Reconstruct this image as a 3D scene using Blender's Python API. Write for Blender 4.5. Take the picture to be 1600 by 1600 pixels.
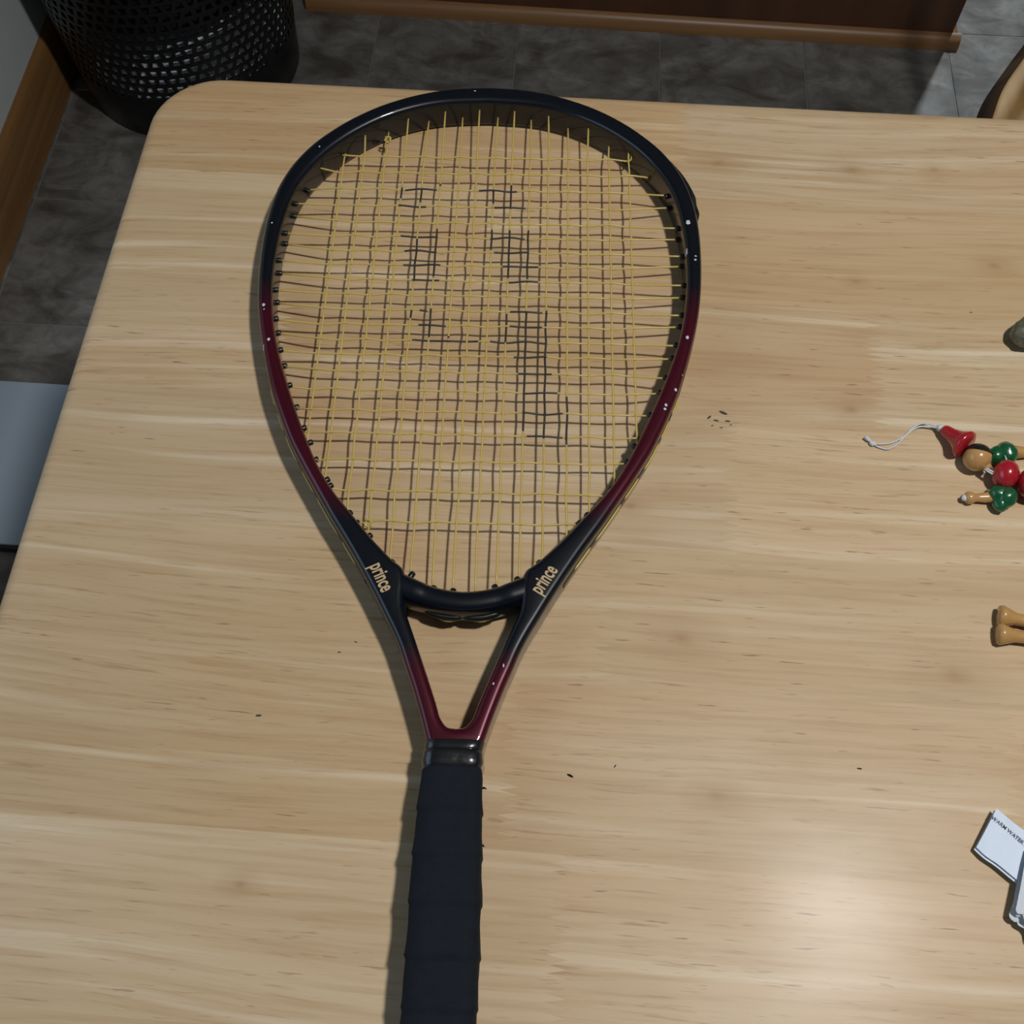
import bpy, bmesh, math, random
from mathutils import Vector, Matrix, noise
from mathutils.bvhtree import BVHTree

random.seed(7)
for o in list(bpy.data.objects):
    bpy.data.objects.remove(o, do_unlink=True)
scene = bpy.context.scene
COL = scene.collection

# ------------------------------------------------------------------ camera
TZ = 0.74                                   # table top height
F_PX, CX = 1640.0, 800.0                    # focal length in pixels of a 1600 px frame
AX = Vector((0.9971209, 0.06534075, -0.03847714))   # world X seen from the camera (right, down, forward)
AY = Vector((0.07563171, -0.89348701, 0.4426746))
AZ = Vector((-0.00545413, -0.44431019, -0.89585641))
CAM = Vector((0.0, 0.0, TZ + 0.58))
cd = bpy.data.cameras.new('camera')
cam = bpy.data.objects.new('camera', cd)
COL.objects.link(cam)
right = Vector((AX[0], AY[0], AZ[0])); down = Vector((AX[1], AY[1], AZ[1])); fwd = Vector((AX[2], AY[2], AZ[2]))
m = Matrix((right, -down, -fwd)).transposed().to_4x4()
m.translation = CAM
cam.matrix_world = m
cd.sensor_width = 36.0
cd.lens = 36.0 * F_PX / 1600.0
cd.clip_start = 0.01
scene.camera = cam

# ------------------------------------------------------------------ light
world = bpy.data.worlds.new('world'); scene.world = world
world.use_nodes = True
world.node_tree.nodes['Background'].inputs[0].default_value = (0.5, 0.55, 0.6, 1)
world.node_tree.nodes['Background'].inputs[1].default_value = 0.3

def lamp(name, kind, loc, power, color, **kw):
    d = bpy.data.lights.new(name, kind); d.energy = power; d.color = color
    for k, v in kw.items(): setattr(d, k, v)
    o = bpy.data.objects.new(name, d); COL.objects.link(o); o.location = loc
    return o
table_lamp = lamp('dining_lamp_light', 'SPOT', (0.53, 0.24, 2.17), 65, (1.0, 0.985, 0.96), shadow_soft_size=0.055,
                  spot_size=math.radians(150), spot_blend=0.3)
kitchen = lamp('kitchen_downlight', 'SPOT', (1.05, 2.62, 2.36), 170, (0.86, 0.94, 1.0), shadow_soft_size=0.05,
               spot_size=math.radians(98), spot_blend=0.25)
window_light = lamp('window_daylight', 'AREA', (-0.885, 0.08, 1.36), 2.4, (0.42, 0.68, 1.0), shape='RECTANGLE', size=0.95, size_y=0.66)
window_light.rotation_euler = (math.radians(90), 0, math.radians(-90))

vs = scene.view_settings
vs.view_transform = 'Standard'; vs.look = 'None'; vs.exposure = 0.0; vs.gamma = 1.0
vs.use_curve_mapping = False

# ------------------------------------------------------------------ helpers
def ray(px, py):
    c = Vector((px - CX, py - CX, F_PX))
    return Vector((AX.dot(c), AY.dot(c), AZ.dot(c)))
def P(px, py, z=0.0):
    """point of the plane z metres above the table top that is seen at a pixel"""
    d = ray(px, py)
    return CAM + d * ((TZ + z - CAM.z) / d.z)

def mesh_obj(name, verts, faces, mat=None, parent=None, smooth=True, sharp=None):
    me = bpy.data.meshes.new(name)
    me.from_pydata([tuple(v) for v in verts], [], faces)
    me.validate()
    return link(name, me, mat, parent, smooth, sharp)
def link(name, me, mat=None, parent=None, smooth=True, sharp=None):
    o = bpy.data.objects.new(name, me); COL.objects.link(o)
    if mat: me.materials.clear(); me.materials.append(mat)
    for p in me.polygons: p.use_smooth = smooth
    if smooth and sharp: me.set_sharp_from_angle(angle=math.radians(sharp))
    if parent: o.parent = parent
    return o
def bm_obj(name, bm, mat=None, parent=None, smooth=True, sharp=None):
    me = bpy.data.meshes.new(name)
    bmesh.ops.recalc_face_normals(bm, faces=bm.faces)
    bm.to_mesh(me); bm.free()
    return link(name, me, mat, parent, smooth, sharp)
def empty(name, loc=(0, 0, 0), rz=0):
    o = bpy.data.objects.new(name, None); COL.objects.link(o)
    o.location = loc; o.rotation_euler = (0, 0, rz); o.empty_display_size = 0.05
    return o
def tag(o, label, cat, group=None):
    o['label'] = label; o['category'] = cat
    if group: o['group'] = group
    return o
def struct(o, label=None):
    o['kind'] = 'structure'
    if label: o['label'] = label
    return o

def box_bm(x0, x1, y0, y1, z0, z1, bevel=0.0, seg=2, bm=None):
    b = bmesh.new()
    bmesh.ops.create_cube(b, size=1.0)
    for v in b.verts:
        v.co = Vector(((x0 + x1) / 2 + v.co.x * (x1 - x0), (y0 + y1) / 2 + v.co.y * (y1 - y0), (z0 + z1) / 2 + v.co.z * (z1 - z0)))
    if bevel: bmesh.ops.bevel(b, geom=b.edges[:] , offset=bevel, segments=seg, affect='EDGES', profile=0.5)
    return b

def tube(pts, rad, sides=8, closed=False, caps=True, squash=None):
    """verts, faces of a tube through pts; rad a number or one per point"""
    n = len(pts); pts = [Vector(p) for p in pts]
    V, Fc = [], []
    up = None
    for i, p in enumerate(pts):
        if closed: t = pts[(i + 1) % n] - pts[i - 1]
        else: t = pts[min(i + 1, n - 1)] - pts[max(i - 1, 0)]
        t.normalize()
        if up is None:
            up = Vector((0, 0, 1)) if abs(t.z) < 0.9 else Vector((1, 0, 0))
        s = t.cross(up); s.normalize(); u = s.cross(t); u.normalize(); up = u
        r = rad[i] if isinstance(rad, (list, tuple)) else rad
        for k in range(sides):
            a = 2 * math.pi * k / sides
            V.append(p + (s * math.cos(a) + u * math.sin(a) * (squash or 1)) * r)
    rings = n if closed else n - 1
    for i in range(rings):
        for k in range(sides):
            a = i * sides + k; b = i * sides + (k + 1) % sides
            c = ((i + 1) % n) * sides + (k + 1) % sides; d = ((i + 1) % n) * sides + k
            Fc.append((a, b, c, d))
    if caps and not closed:
        Fc.append(tuple(range(sides - 1, -1, -1)))
        Fc.append(tuple((n - 1) * sides + k for k in range(sides)))
    return V, Fc
def merge(*vf):
    V, Fc = [], []
    for v, f in vf:
        o = len(V); V += list(v); Fc += [tuple(i + o for i in q) for q in f]
    return V, Fc
def smooth_path(pts, n=8, closed=False):
    """Catmull-Rom through pts"""
    pts = [Vector(p) for p in pts]; N = len(pts); out = []
    rng = N if closed else N - 1
    for i in range(rng):
        p0 = pts[i - 1] if (closed or i > 0) else pts[0] * 2 - pts[1]
        p1 = pts[i]; p2 = pts[(i + 1) % N]
        p3 = pts[(i + 2) % N] if (closed or i + 2 < N) else pts[-1] * 2 - pts[-2]
        for k in range(n):
            t = k / n
            out.append(0.5 * ((2 * p1) + (p2 - p0) * t + (2 * p0 - 5 * p1 + 4 * p2 - p3) * t * t + (3 * p1 - p0 - 3 * p2 + p3) * t ** 3))
    if not closed: out.append(pts[-1])
    return out
def lathe_axis(p0, p1, prof, sides=24):
    """turned piece: prof = [(t along p0->p1, radius)]"""
    p0 = Vector(p0); p1 = Vector(p1)
    return tube([p0.lerp(p1, t) for t, r in prof], [max(r, 1e-5) for t, r in prof], sides)
def blob(center, r, scale=(1, 1, 1), sub=3, amp=0.0, freq=1.0, rot=0, seed=0):
    b = bmesh.new()
    bmesh.ops.create_icosphere(b, subdivisions=sub, radius=1.0)
    M = Matrix.Rotation(rot, 3, 'Z')
    for v in b.verts:
        d = v.co.normalized()
        k = 1 + amp * noise.noise(d * freq + Vector((seed, seed * 1.7, 3)))
        v.co = Vector(center) + M @ Vector((d.x * scale[0], d.y * scale[1], d.z * scale[2])) * r * k
    return b

# ------------------------------------------------------------------ materials
class NT:
    def __init__(s, name):
        s.m = bpy.data.materials.new(name); s.m.use_nodes = True
        s.t = s.m.node_tree; s.b = s.t.nodes['Principled BSDF']
    def n(s, typ, **kw):
        q = s.t.nodes.new(typ)
        for k, v in kw.items():
            if k.startswith('i_'):
                key = k[2:]; q.inputs[int(key) if key.isdigit() else key].default_value = v
            else: setattr(q, k, v)
        return q
    def l(s, a, b): s.t.links.new(a, b)
    def math(s, op, a, b=None, c=None, clamp=False):
        q = s.t.nodes.new('ShaderNodeMath'); q.operation = op; q.use_clamp = clamp
        for i, v in enumerate((a, b, c)):
            if v is None: continue
            if isinstance(v, (int, float)): q.inputs[i].default_value = v
            else: s.l(v, q.inputs[i])
        return q.outputs[0]
    def mix(s, fac, a, b, mode='MIX'):
        q = s.t.nodes.new('ShaderNodeMix'); q.data_type = 'RGBA'; q.blend_type = mode
        for i, v in ((0, fac), (6, a), (7, b)):
            if isinstance(v, (int, float)): q.inputs[i].default_value = v
            elif isinstance(v, tuple): q.inputs[i].default_value = (*v, 1) if len(v) == 3 else v
            else: s.l(v, q.inputs[i])
        return q.outputs[2]
    def ramp(s, fac, stops):
        q = s.t.nodes.new('ShaderNodeValToRGB'); e = q.color_ramp.elements
        while len(e) < len(stops): e.new(0.5)
        for k, (p, c) in enumerate(stops):
            e[k].position = p; e[k].color = (c, c, c, 1) if isinstance(c, (int, float)) else (*c, 1)
        s.l(fac, q.inputs[0]); return q.outputs[0]
    def noise(s, vec, scale, detail=3, rough=0.5, distort=0.0):
        q = s.n('ShaderNodeTexNoise'); q.inputs['Scale'].default_value = scale
        q.inputs['Detail'].default_value = detail; q.inputs['Roughness'].default_value = rough
        q.inputs['Distortion'].default_value = distort
        if vec is not None: s.l(vec, q.inputs['Vector'])
        return q.outputs['Fac']
    def mapping(s, vec, scale=(1, 1, 1), loc=(0, 0, 0), rot=(0, 0, 0)):
        q = s.n('ShaderNodeMapping'); q.inputs['Scale'].default_value = scale
        q.inputs['Location'].default_value = loc; q.inputs['Rotation'].default_value = rot
        s.l(vec, q.inputs['Vector']); return q.outputs[0]
    def bump(s, h, strength=0.2, dist=0.001):
        q = s.n('ShaderNodeBump'); q.inputs['Strength'].default_value = strength; q.inputs['Distance'].default_value = dist
        s.l(h, q.inputs['Height']); s.l(q.outputs[0], s.b.inputs['Normal'])
    def obj(s): return s.n('ShaderNodeTexCoord').outputs['Object']
    def set(s, **kw):
        names = {'color': 'Base Color', 'rough': 'Roughness', 'metal': 'Metallic', 'spec': 'Specular IOR Level', 'coat': 'Coat Weight',
                 'coat_rough': 'Coat Roughness', 'trans': 'Transmission Weight', 'sheen': 'Sheen Weight', 'sss': 'Subsurface Weight'}
        for k, v in kw.items():
            i = s.b.inputs[names[k]]
            if isinstance(v, tuple): i.default_value = (*v, 1)
            elif isinstance(v, (int, float)): i.default_value = v
            else: s.l(v, i)
        return s

def simple(name, color, rough=0.5, var=0.12, scale=60, bump=0.0, bscale=300, **kw):
    t = NT(name); v = t.obj()
    f = t.noise(v, scale, 4)
    dark = tuple(c * (1 - var) for c in color); light = tuple(min(1, c * (1 + var)) for c in color)
    t.set(color=t.mix(f, dark, light), rough=rough, **kw)
    if bump: t.bump(t.noise(v, bscale, 3), bump, 0.0006)
    return t.m

def wood_table():
    t = NT('blond_wood'); oi = t.n('ShaderNodeObjectInfo')
    v0 = t.obj()
    off = t.n('ShaderNodeVectorMath', operation='SCALE'); off.inputs[0].default_value = (31.0, 17.0, 0.0)
    t.l(oi.outputs['Random'], off.inputs['Scale'])
    add = t.n('ShaderNodeVectorMath', operation='ADD'); t.l(v0, add.inputs[0]); t.l(off.outputs[0], add.inputs[1])
    v = add.outputs[0]
    # bend the grain
    warp = t.noise(t.mapping(v, (2.0, 6, 1)), 1.0, 1)
    sep = t.n('ShaderNodeSeparateXYZ'); t.l(v, sep.inputs[0])
    yy = t.math('ADD', sep.outputs[1], t.math('MULTIPLY', warp, 0.055))
    comb = t.n('ShaderNodeCombineXYZ'); t.l(sep.outputs[0], comb.inputs[0]); t.l(yy, comb.inputs[1])
    g = comb.outputs[0]
    broad = t.noise(t.mapping(g, (1.2, 26, 1)), 1.0, 3, 0.55)
    fine = t.noise(t.mapping(g, (9, 230, 1)), 1.0, 4, 0.6)
    pale = t.noise(t.mapping(g, (2.0, 75, 1), (5, 3, 0)), 1.0, 3, 0.5)
    fleck = t.noise(t.mapping(v, (48, 640, 1), (2, 8, 0)), 1.0, 2, 0.5)
    blot = t.noise(t.mapping(v, (5, 11, 1), (9, 1, 0)), 1.0, 3, 0.5)
    patch = t.noise(t.mapping(v, (3, 8, 1), (4, 6, 0)), 1.0, 2, 0.5)
    tick = t.noise(t.mapping(g, (22, 420, 1), (7, 2, 0)), 1.0, 3, 0.6)
    c = t.mix(t.ramp(broad, [(0.30, 0.0), (0.70, 1.0)]), (0.490, 0.350, 0.196), (0.585, 0.452, 0.292))
    c = t.mix(t.ramp(pale, [(0.56, 0.0), (0.70, 0.85)]), c, (0.675, 0.565, 0.405))
    c = t.mix(t.ramp(blot, [(0.50, 0.0), (0.78, 0.5)]), c, (0.53, 0.335, 0.18))
    c = t.mix(t.ramp(fine, [(0.34, 0.42), (0.54, 0.0)]), c, (0.40, 0.25, 0.125))
    c = t.mix(t.math('MULTIPLY', t.ramp(tick, [(0.30, 0.85), (0.42, 0.0)]), t.ramp(patch, [(0.40, 0.1), (0.62, 0.8)])), c, (0.33, 0.20, 0.10))
    fl = t.math('MULTIPLY', t.ramp(fleck, [(0.25, 1.0), (0.33, 0.0)]), t.ramp(blot, [(0.35, 0.2), (0.6, 0.8)]))
    c = t.mix(fl, c, (0.22, 0.125, 0.055))
    c = t.mix(1.0, c, oi.outputs['Color'], 'MULTIPLY')
    # knots of the wood
    for kx, ky, kr in KNOTS:
        d = t.n('ShaderNodeVectorMath', operation='DISTANCE')
        t.l(t.mapping(v0, (0.75, 1.25, 0)), d.inputs[0]); d.inputs[1].default_value = (kx * 0.75, ky * 1.25, 0)
        dd = t.math('ADD', d.outputs['Value'], t.math('MULTIPLY', t.math('SUBTRACT', t.noise(v0, 90, 2), 0.5), kr * 0.9))
        c = t.mix(t.ramp(t.math('DIVIDE', dd, kr * 4), [(0.0, 0.75), (0.14, 0.5), (0.3, 0.28), (1.0, 0.0)]), c, (0.33, 0.19, 0.085))
    t.set(color=c, rough=t.ramp(t.noise(t.mapping(v0, (8, 20, 1)), 1.0, 4), [(0.3, 0.40), (0.7, 0.56)]), spec=0.33, coat=0.08, coat_rough=0.22)
    t.bump(t.math('ADD', fine, t.math('MULTIPLY', t.noise(v0, 700, 2), 0.4)), 0.10, 0.0004)
    return t.m

def floor_tile():
    t = NT('grey_stone_vinyl'); oi = t.n('ShaderNodeObjectInfo'); v0 = t.obj()
    off = t.n('ShaderNodeVectorMath', operation='SCALE'); off.inputs[0].default_value = (13.0, 29.0, 0.0)
    t.l(oi.outputs['Random'], off.inputs['Scale'])
    add = t.n('ShaderNodeVectorMath', operation='ADD'); t.l(v0, add.inputs[0]); t.l(off.outputs[0], add.inputs[1]); v = add.outputs[0]
    a = t.noise(t.mapping(v, (1, 1.6, 1), rot=(0, 0, 0.5)), 9, 6, 0.6, 0.8)
    b = t.noise(v, 34, 5, 0.65, 0.4)
    c = t.mix(t.ramp(a, [(0.32, 0.0), (0.68, 1.0)]), (0.060, 0.053, 0.046), (0.215, 0.212, 0.200))
    c = t.mix(t.ramp(b, [(0.36, 0.5), (0.55, 0.0)]), c, (0.075, 0.066, 0.055))
    c = t.mix(t.ramp(t.noise(t.mapping(v, (3, 11, 1), rot=(0, 0, 0.35)), 1.6, 4, 0.6, 1.2), [(0.60, 0.0), (0.72, 0.4)]), c, (0.27, 0.265, 0.25))
    t.set(color=c, rough=0.42)
    t.bump(b, 0.15, 0.001)
    return t.m

def frame_paint():
    """black / navy lacquer fading to maroon on the sides and the lower throat (object Y runs along the racket)"""
    t = NT('racket_lacquer'); v = t.obj(); sep = t.n('ShaderNodeSeparateXYZ'); t.l(v, sep.inputs[0])
    y = t.math('ADD', sep.outputs[1], t.math('MULTIPLY', t.math('SUBTRACT', t.noise(v, 60, 2), 0.5), 0.006))
    k = t.ramp(t.math('MULTIPLY', y, 2.0), [(0.0, 1.0), (0.070, 1.0), (0.104, 0.0), (0.255, 0.0), (0.305, 1.0), (0.545, 1.0), (0.61, 0.0)])
    flake = t.noise(v, 2600, 1)
    navy = t.mix(flake, (0.0015, 0.002, 0.004), (0.003, 0.006, 0.012))
    maroon = t.mix(flake, (0.040, 0.002, 0.007), (0.090, 0.006, 0.020))
    t.set(color=t.mix(k, navy, maroon), rough=0.32, metal=t.math('MULTIPLY', k, 0.35), spec=0.3, coat=0.55, coat_rough=0.05)
    return t.m

KNOTS = []
for px, py, r in ((1065, 998, .006), (1490, 1055, .007), (1122, 255, .005), (1330, 640, .004), (1553, 415, .004), (1337, 440, .0025),
                  (1120, 1243, .0045), (985, 790, .003), (1330, 265, .006), (375, 1382, .003), (1460, 265, .003)):
    q = P(px, py); KNOTS.append((q.x, q.y, r))
M_WOOD = wood_table()
M_TILE = floor_tile()
M_FRAME = frame_paint()
M_BLACKP = simple('black_plastic', (0.006, 0.0065, 0.008), 0.38, 0.2, 90)
M_BASKET = simple('black_basket_plastic', (0.0035, 0.0042, 0.005), 0.34, 0.2, 40)
M_GRIP = simple('dark_grip_wrap', (0.0065, 0.0095, 0.0150), 0.85, 0.35, 160, bump=0.5, bscale=900, spec=0.22)
M_COLLAR = simple('black_rubber', (0.008, 0.009, 0.011), 0.24, 0.2, 80, bump=0.35, bscale=160, coat=0.4)
M_STRING = simple('yellow_string', (0.66, 0.52, 0.15), 0.32, 0.08, 400, spec=0.6)
_t = M_STRING.node_tree; _mx = _t.nodes.new('ShaderNodeMixShader'); _tr = _t.nodes.new('ShaderNodeBsdfTransparent')
_tr.inputs[0].default_value = (1.0, 0.70, 0.30, 1); _mx.inputs[0].default_value = 0.22        # translucent gut
_t.links.new(_t.nodes['Principled BSDF'].outputs[0], _mx.inputs[1]); _t.links.new(_tr.outputs[0], _mx.inputs[2])
_t.links.new(_mx.outputs[0], _t.nodes['Material Output'].inputs[0])
M_INK = simple('black_stencil_ink', (0.035, 0.032, 0.026), 0.5, 0.3, 500)
M_CHIP = simple('chipped_primer', (0.55, 0.58, 0.62), 0.6, 0.15, 900)
M_GOLD = simple('tan_print', (0.50, 0.36, 0.20), 0.45, 0.06, 300)
M_WALL = simple('pale_wall_paint', (0.50, 0.53, 0.55), 0.8, 0.05, 20, bump=0.1, bscale=200)
M_CEIL = simple('white_ceiling_paint', (0.50, 0.47, 0.43), 0.85, 0.04, 10)
def stained(name, c1, c2, rough=0.45, sc=(3, 3, 40)):
    t = NT(name); v = t.obj()
    g = t.noise(t.mapping(v, sc), 1.0, 5, 0.6, 0.6)
    t.set(color=t.mix(t.ramp(g, [(0.3, 0.0), (0.7, 1.0)]), c1, c2), rough=rough); t.bump(g, 0.08, 0.001)
    return t.m
M_BASEB = stained('oak_baseboard', (0.17, 0.082, 0.026), (0.26, 0.14, 0.05), 0.4, (60, 2, 60))
M_TRIM = stained('oak_shoe_trim', (0.18, 0.085, 0.033), (0.255, 0.135, 0.052), 0.4, (2, 60, 60))
M_CAB = stained('dark_stained_panel', (0.060, 0.024, 0.011), (0.095, 0.040, 0.018), 0.4, (14, 14, 1.2))
M_COUNTER = simple('laminate_worktop', (0.30, 0.28, 0.25), 0.35, 0.2, 120)
M_CHAIR = stained('honey_oak', (0.22, 0.122, 0.036), (0.30, 0.178, 0.058), 0.62, (50, 3, 20))
M_EDGE_SHADE = stained('shaded_chair_edge', (0.050, 0.030, 0.016), (0.075, 0.045, 0.024), 0.5, (10, 10, 60))  # shade on the seat's side, put into a darker brown
M_WHITE = simple('white_plastic', (0.40, 0.50, 0.62), 0.5, 0.04, 12)
M_LINEN = simple('white_laundry', (0.80, 0.86, 0.94), 0.85, 0.10, 40)
M_FILLER = simple('black_filler', (0.004, 0.004, 0.005), 0.9, 0.2, 60)  # near-black for the added filler that darkens the basket's inside
M_GROUT = simple('tile_joint', (0.16, 0.165, 0.165), 0.7, 0.15, 30)
M_RED = simple('red_lacquer', (0.36, 0.012, 0.022), 0.24, 0.15, 120, coat=0.5)
M_GREEN = simple('green_lacquer', (0.006, 0.085, 0.030), 0.26, 0.2, 120, coat=0.5)
M_DOLLWOOD = simple('varnished_wood', (0.47, 0.265, 0.095), 0.24, 0.18, 150, coat=0.5)
M_DARK = simple('dark_paint', (0.012, 0.012, 0.012), 0.35, 0.2, 200)
M_CORD = simple('white_cord', (0.62, 0.62, 0.63), 0.8, 0.12, 1500, bump=0.5, bscale=3000)
M_STONE = simple('mottled_stone', (0.115, 0.112, 0.074), 0.42, 0.65, 220, bump=0.8, bscale=260)
M_CLOTH = simple('white_woven_cloth', (0.66, 0.70, 0.74), 0.85, 0.06, 300, bump=0.5, bscale=1800)
M_LABEL = simple('satin_label', (0.66, 0.75, 0.88), 0.6, 0.03, 200)
M_PRINT = simple('grey_print', (0.11, 0.13, 0.17), 0.7, 0.1, 300)
M_FELT = simple('green_felt', (0.10, 0.16, 0.03), 0.9, 0.2, 300)
M_NICK = simple('dark_nick', (0.05, 0.04, 0.03), 0.8, 0.3, 500)

# ------------------------------------------------------------------ the room
WX = -0.905                                  # face of the left wall
X1, Y0, Y1, ZC = 3.0, -1.9, 4.2, 2.40
def slab(name, x0, x1, y0, y1, z0, z1, mat, label=None, parent=None, bevel=0.0):
    o = bm_obj(name, box_bm(x0, x1, y0, y1, z0, z1, bevel), mat, parent, smooth=False)
    if parent is None: struct(o, label)
    return o
floor = slab('floor', WX - 0.1, X1 + 0.1, Y0 - 0.1, Y1 + 0.1, -0.06, -0.0012, M_GROUT, 'grey stone-look vinyl tile floor')
TX, TY = 0.2565, 0.2500                      # tile grid
ox, oy = 0.1383, 0.9230
tile_me = None
tiles = 0
for i in range(-5, 12):
    for j in range(-12, 14):
        x0 = ox + i * TX; y0 = oy + j * TY
        if x0 < WX - 0.25 or x0 > X1 or y0 < Y0 - TY or y0 > Y1: continue
        near = (-5 <= i <= 5 and -3 <= j <= 8)
        if not near: continue
        if tile_me is None:
            b = box_bm(0.0010, TX - 0.0010, 0.0010, TY - 0.0010, -0.004, 0.0, 0.0010, 1)
            o = bm_obj('floor_tile', b, M_TILE, floor, smooth=False); tile_me = o.data
        else:
            o = bpy.data.objects.new('floor_tile', tile_me); COL.objects.link(o); o.parent = floor
        o.location = (x0, y0, 0); tiles += 1
# beyond the tiles that can be told apart the floor carries on in the same material
far = [(ox + 6 * TX, X1, Y0, Y1), (WX - 0.05, ox + 6 * TX, oy + 9 * TY, Y1), (WX - 0.05, ox + 6 * TX, Y0, oy - 3 * TY)]
V, Fc = [], []
for x0, x1, y0, y1 in far:
    k = len(V); V += [(x0, y0, -0.0005), (x1, y0, -0.0005), (x1, y1, -0.0005), (x0, y1, -0.0005)]; Fc.append((k, k + 1, k + 2, k + 3))
o = mesh_obj('floor_surface', V, Fc, M_TILE, floor, smooth=False)

wl = slab('wall_left', WX - 0.1, WX, Y0, Y1, 0, ZC, M_WALL, 'pale grey painted wall above the oak baseboard')
slab('wall_right', X1, X1 + 0.1, Y0, Y1, 0, ZC, M_WALL, 'pale painted wall on the far side of the kitchen')
slab('wall_back', WX, X1, Y1, Y1 + 0.1, 0, ZC, M_WALL, 'pale painted wall behind the kitchen counter')
slab('wall_front', WX, X1, Y0 - 0.1, Y0, 0, ZC, M_WALL, 'pale painted wall facing the kitchen counter')
slab('ceiling', WX - 0.1, X1 + 0.1, Y0 - 0.1, Y1 + 0.1, ZC, ZC + 0.08, M_CEIL, 'plain white ceiling')
# baseboard of the left wall, rounded top
prof = [(0, 0), (0.013, 0), (0.013, 0.088), (0.0115, 0.098), (0.008, 0.106), (0.003, 0.110), (0, 0.110)]
V = [(WX + a, y, z) for y in (Y0, Y1) for a, z in prof]; n = len(prof)
Fc = [(k, k + 1, n + k + 1, n + k) for k in range(n - 1)] + [tuple(range(n - 1, -1, -1)), tuple(range(n, 2 * n))]
struct(mesh_obj('baseboard_left', V, Fc, M_BASEB, None, True, 40), 'brown oak baseboard along the pale wall')
# window that lets the daylight in, on the left wall beside the table
wy0, wy1, wz0, wz1 = -0.45, 0.61, 0.98, 1.74
win = struct(empty('window_1', (WX, 0, 0)), 'window with white frame in the pale wall')
for nm, (y0, y1, z0, z1) in (('window_frame', (wy0, wy0 + 0.05, wz0, wz1)), ('window_frame', (wy1 - 0.05, wy1, wz0, wz1)),
                             ('window_frame', (wy0, wy1, wz1 - 0.05, wz1)), ('window_sill', (wy0 - 0.03, wy1 + 0.03, wz0 - 0.02, wz0 + 0.03))):
    o = bm_obj(nm, box_bm(0.0, 0.03, y0, y1, z0, z1, 0.004), M_CEIL, win, smooth=False)

# ------------------------------------------------------------------ kitchen counter back
cab = empty('kitchen_cabinet', (-0.512, 1.668, 0), math.radians(-1.25))
tag(cab, 'dark brown stained kitchen cabinet with oak trim along the floor', 'cabinet')
CW = 1.165
bm_obj('panel', box_bm(0, CW, 0, 0.60, 0.0, 0.88, 0.002, 1), M_CAB, cab, smooth=False)
bm_obj('worktop', box_bm(-0.02, CW + 0.02, -0.02, 0.62, 0.8805, 0.92, 0.006), M_COUNTER, cab, smooth=False)
qr = [(0, 0), (-0.015, 0), (-0.0148, 0.008), (-0.0135, 0.015), (-0.010, 0.021), (-0.005, 0.0245), (0, 0.026)]
def trim_strip(pa, pb, out):
    pa = Vector(pa); pb = Vector(pb); out = Vector(out); N = len(qr)
    V = [p + out * (-a) + Vector((0, 0, z)) for p in (pa, pb) for a, z in qr]
    return V, [(k, k + 1, N + k + 1, N + k) for k in range(N - 1)] + [tuple(range(N)), tuple(range(2 * N - 1, N - 1, -1))]
V, Fc = trim_strip((0, -0.0002, 0), (CW + 0.015, -0.0002, 0), (0, -1, 0))
mesh_obj('shoe_trim', V, Fc, M_TRIM, cab, True, 40)
V, Fc = trim_strip((CW + 0.0002, 0.0, 0), (CW + 0.0002, 0.60, 0), (1, 0, 0))
mesh_obj('shoe_trim', V, Fc, M_TRIM, cab, True, 40)

# ------------------------------------------------------------------ waste basket with lattice wall
BC = Vector((-0.690, 1.505, 0)); BH = 0.40; RB, RT = 0.186, 0.207
bk = empty('lattice_basket', BC)
tag(bk, 'round black plastic basket with lattice holes standing by the oak baseboard', 'basket')
def rad_at(z): return RB + (RT - RB) * z / BH
def ring(r, z, n=76): return [Vector((r * math.cos(2 * math.pi * k / n), r * math.sin(2 * math.pi * k / n), z)) for k in range(n)]
NB = 76
def band(z0, z1, th, name, extra=0.0):
    rows = [(rad_at(z0) + extra - 0.003, z0), (rad_at(z0) + extra, z0 + 0.004), (rad_at(z1) + extra, z1 - 0.002), (rad_at(z1) + extra - 0.001, z1),
            (rad_at(z1) - th, z1), (rad_at(z0) - th, z0 + 0.004)]
    V = []
    for r, z in rows: V += ring(r, z, NB)
    R = len(rows); Fc = []
    for a in range(R):
        for k in range(NB):
            Fc.append((a * NB + k, a * NB + (k + 1) % NB, ((a + 1) % R) * NB + (k + 1) % NB, ((a + 1) % R) * NB + k))
    return mesh_obj(name, V, Fc, M_BASKET, bk, True, 35)
band(0.0, 0.085, 0.003, 'solid_base_band', 0.0012)
V = ring(RB - 0.004, 0.004, NB); V.append(Vector((0, 0, 0.006)))
mesh_obj('base_plate', V, [(k, (k + 1) % NB, NB) for k in range(NB)], M_BASKET, bk)
band(BH - 0.03, BH, 0.004, 'rim', 0.006)
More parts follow.
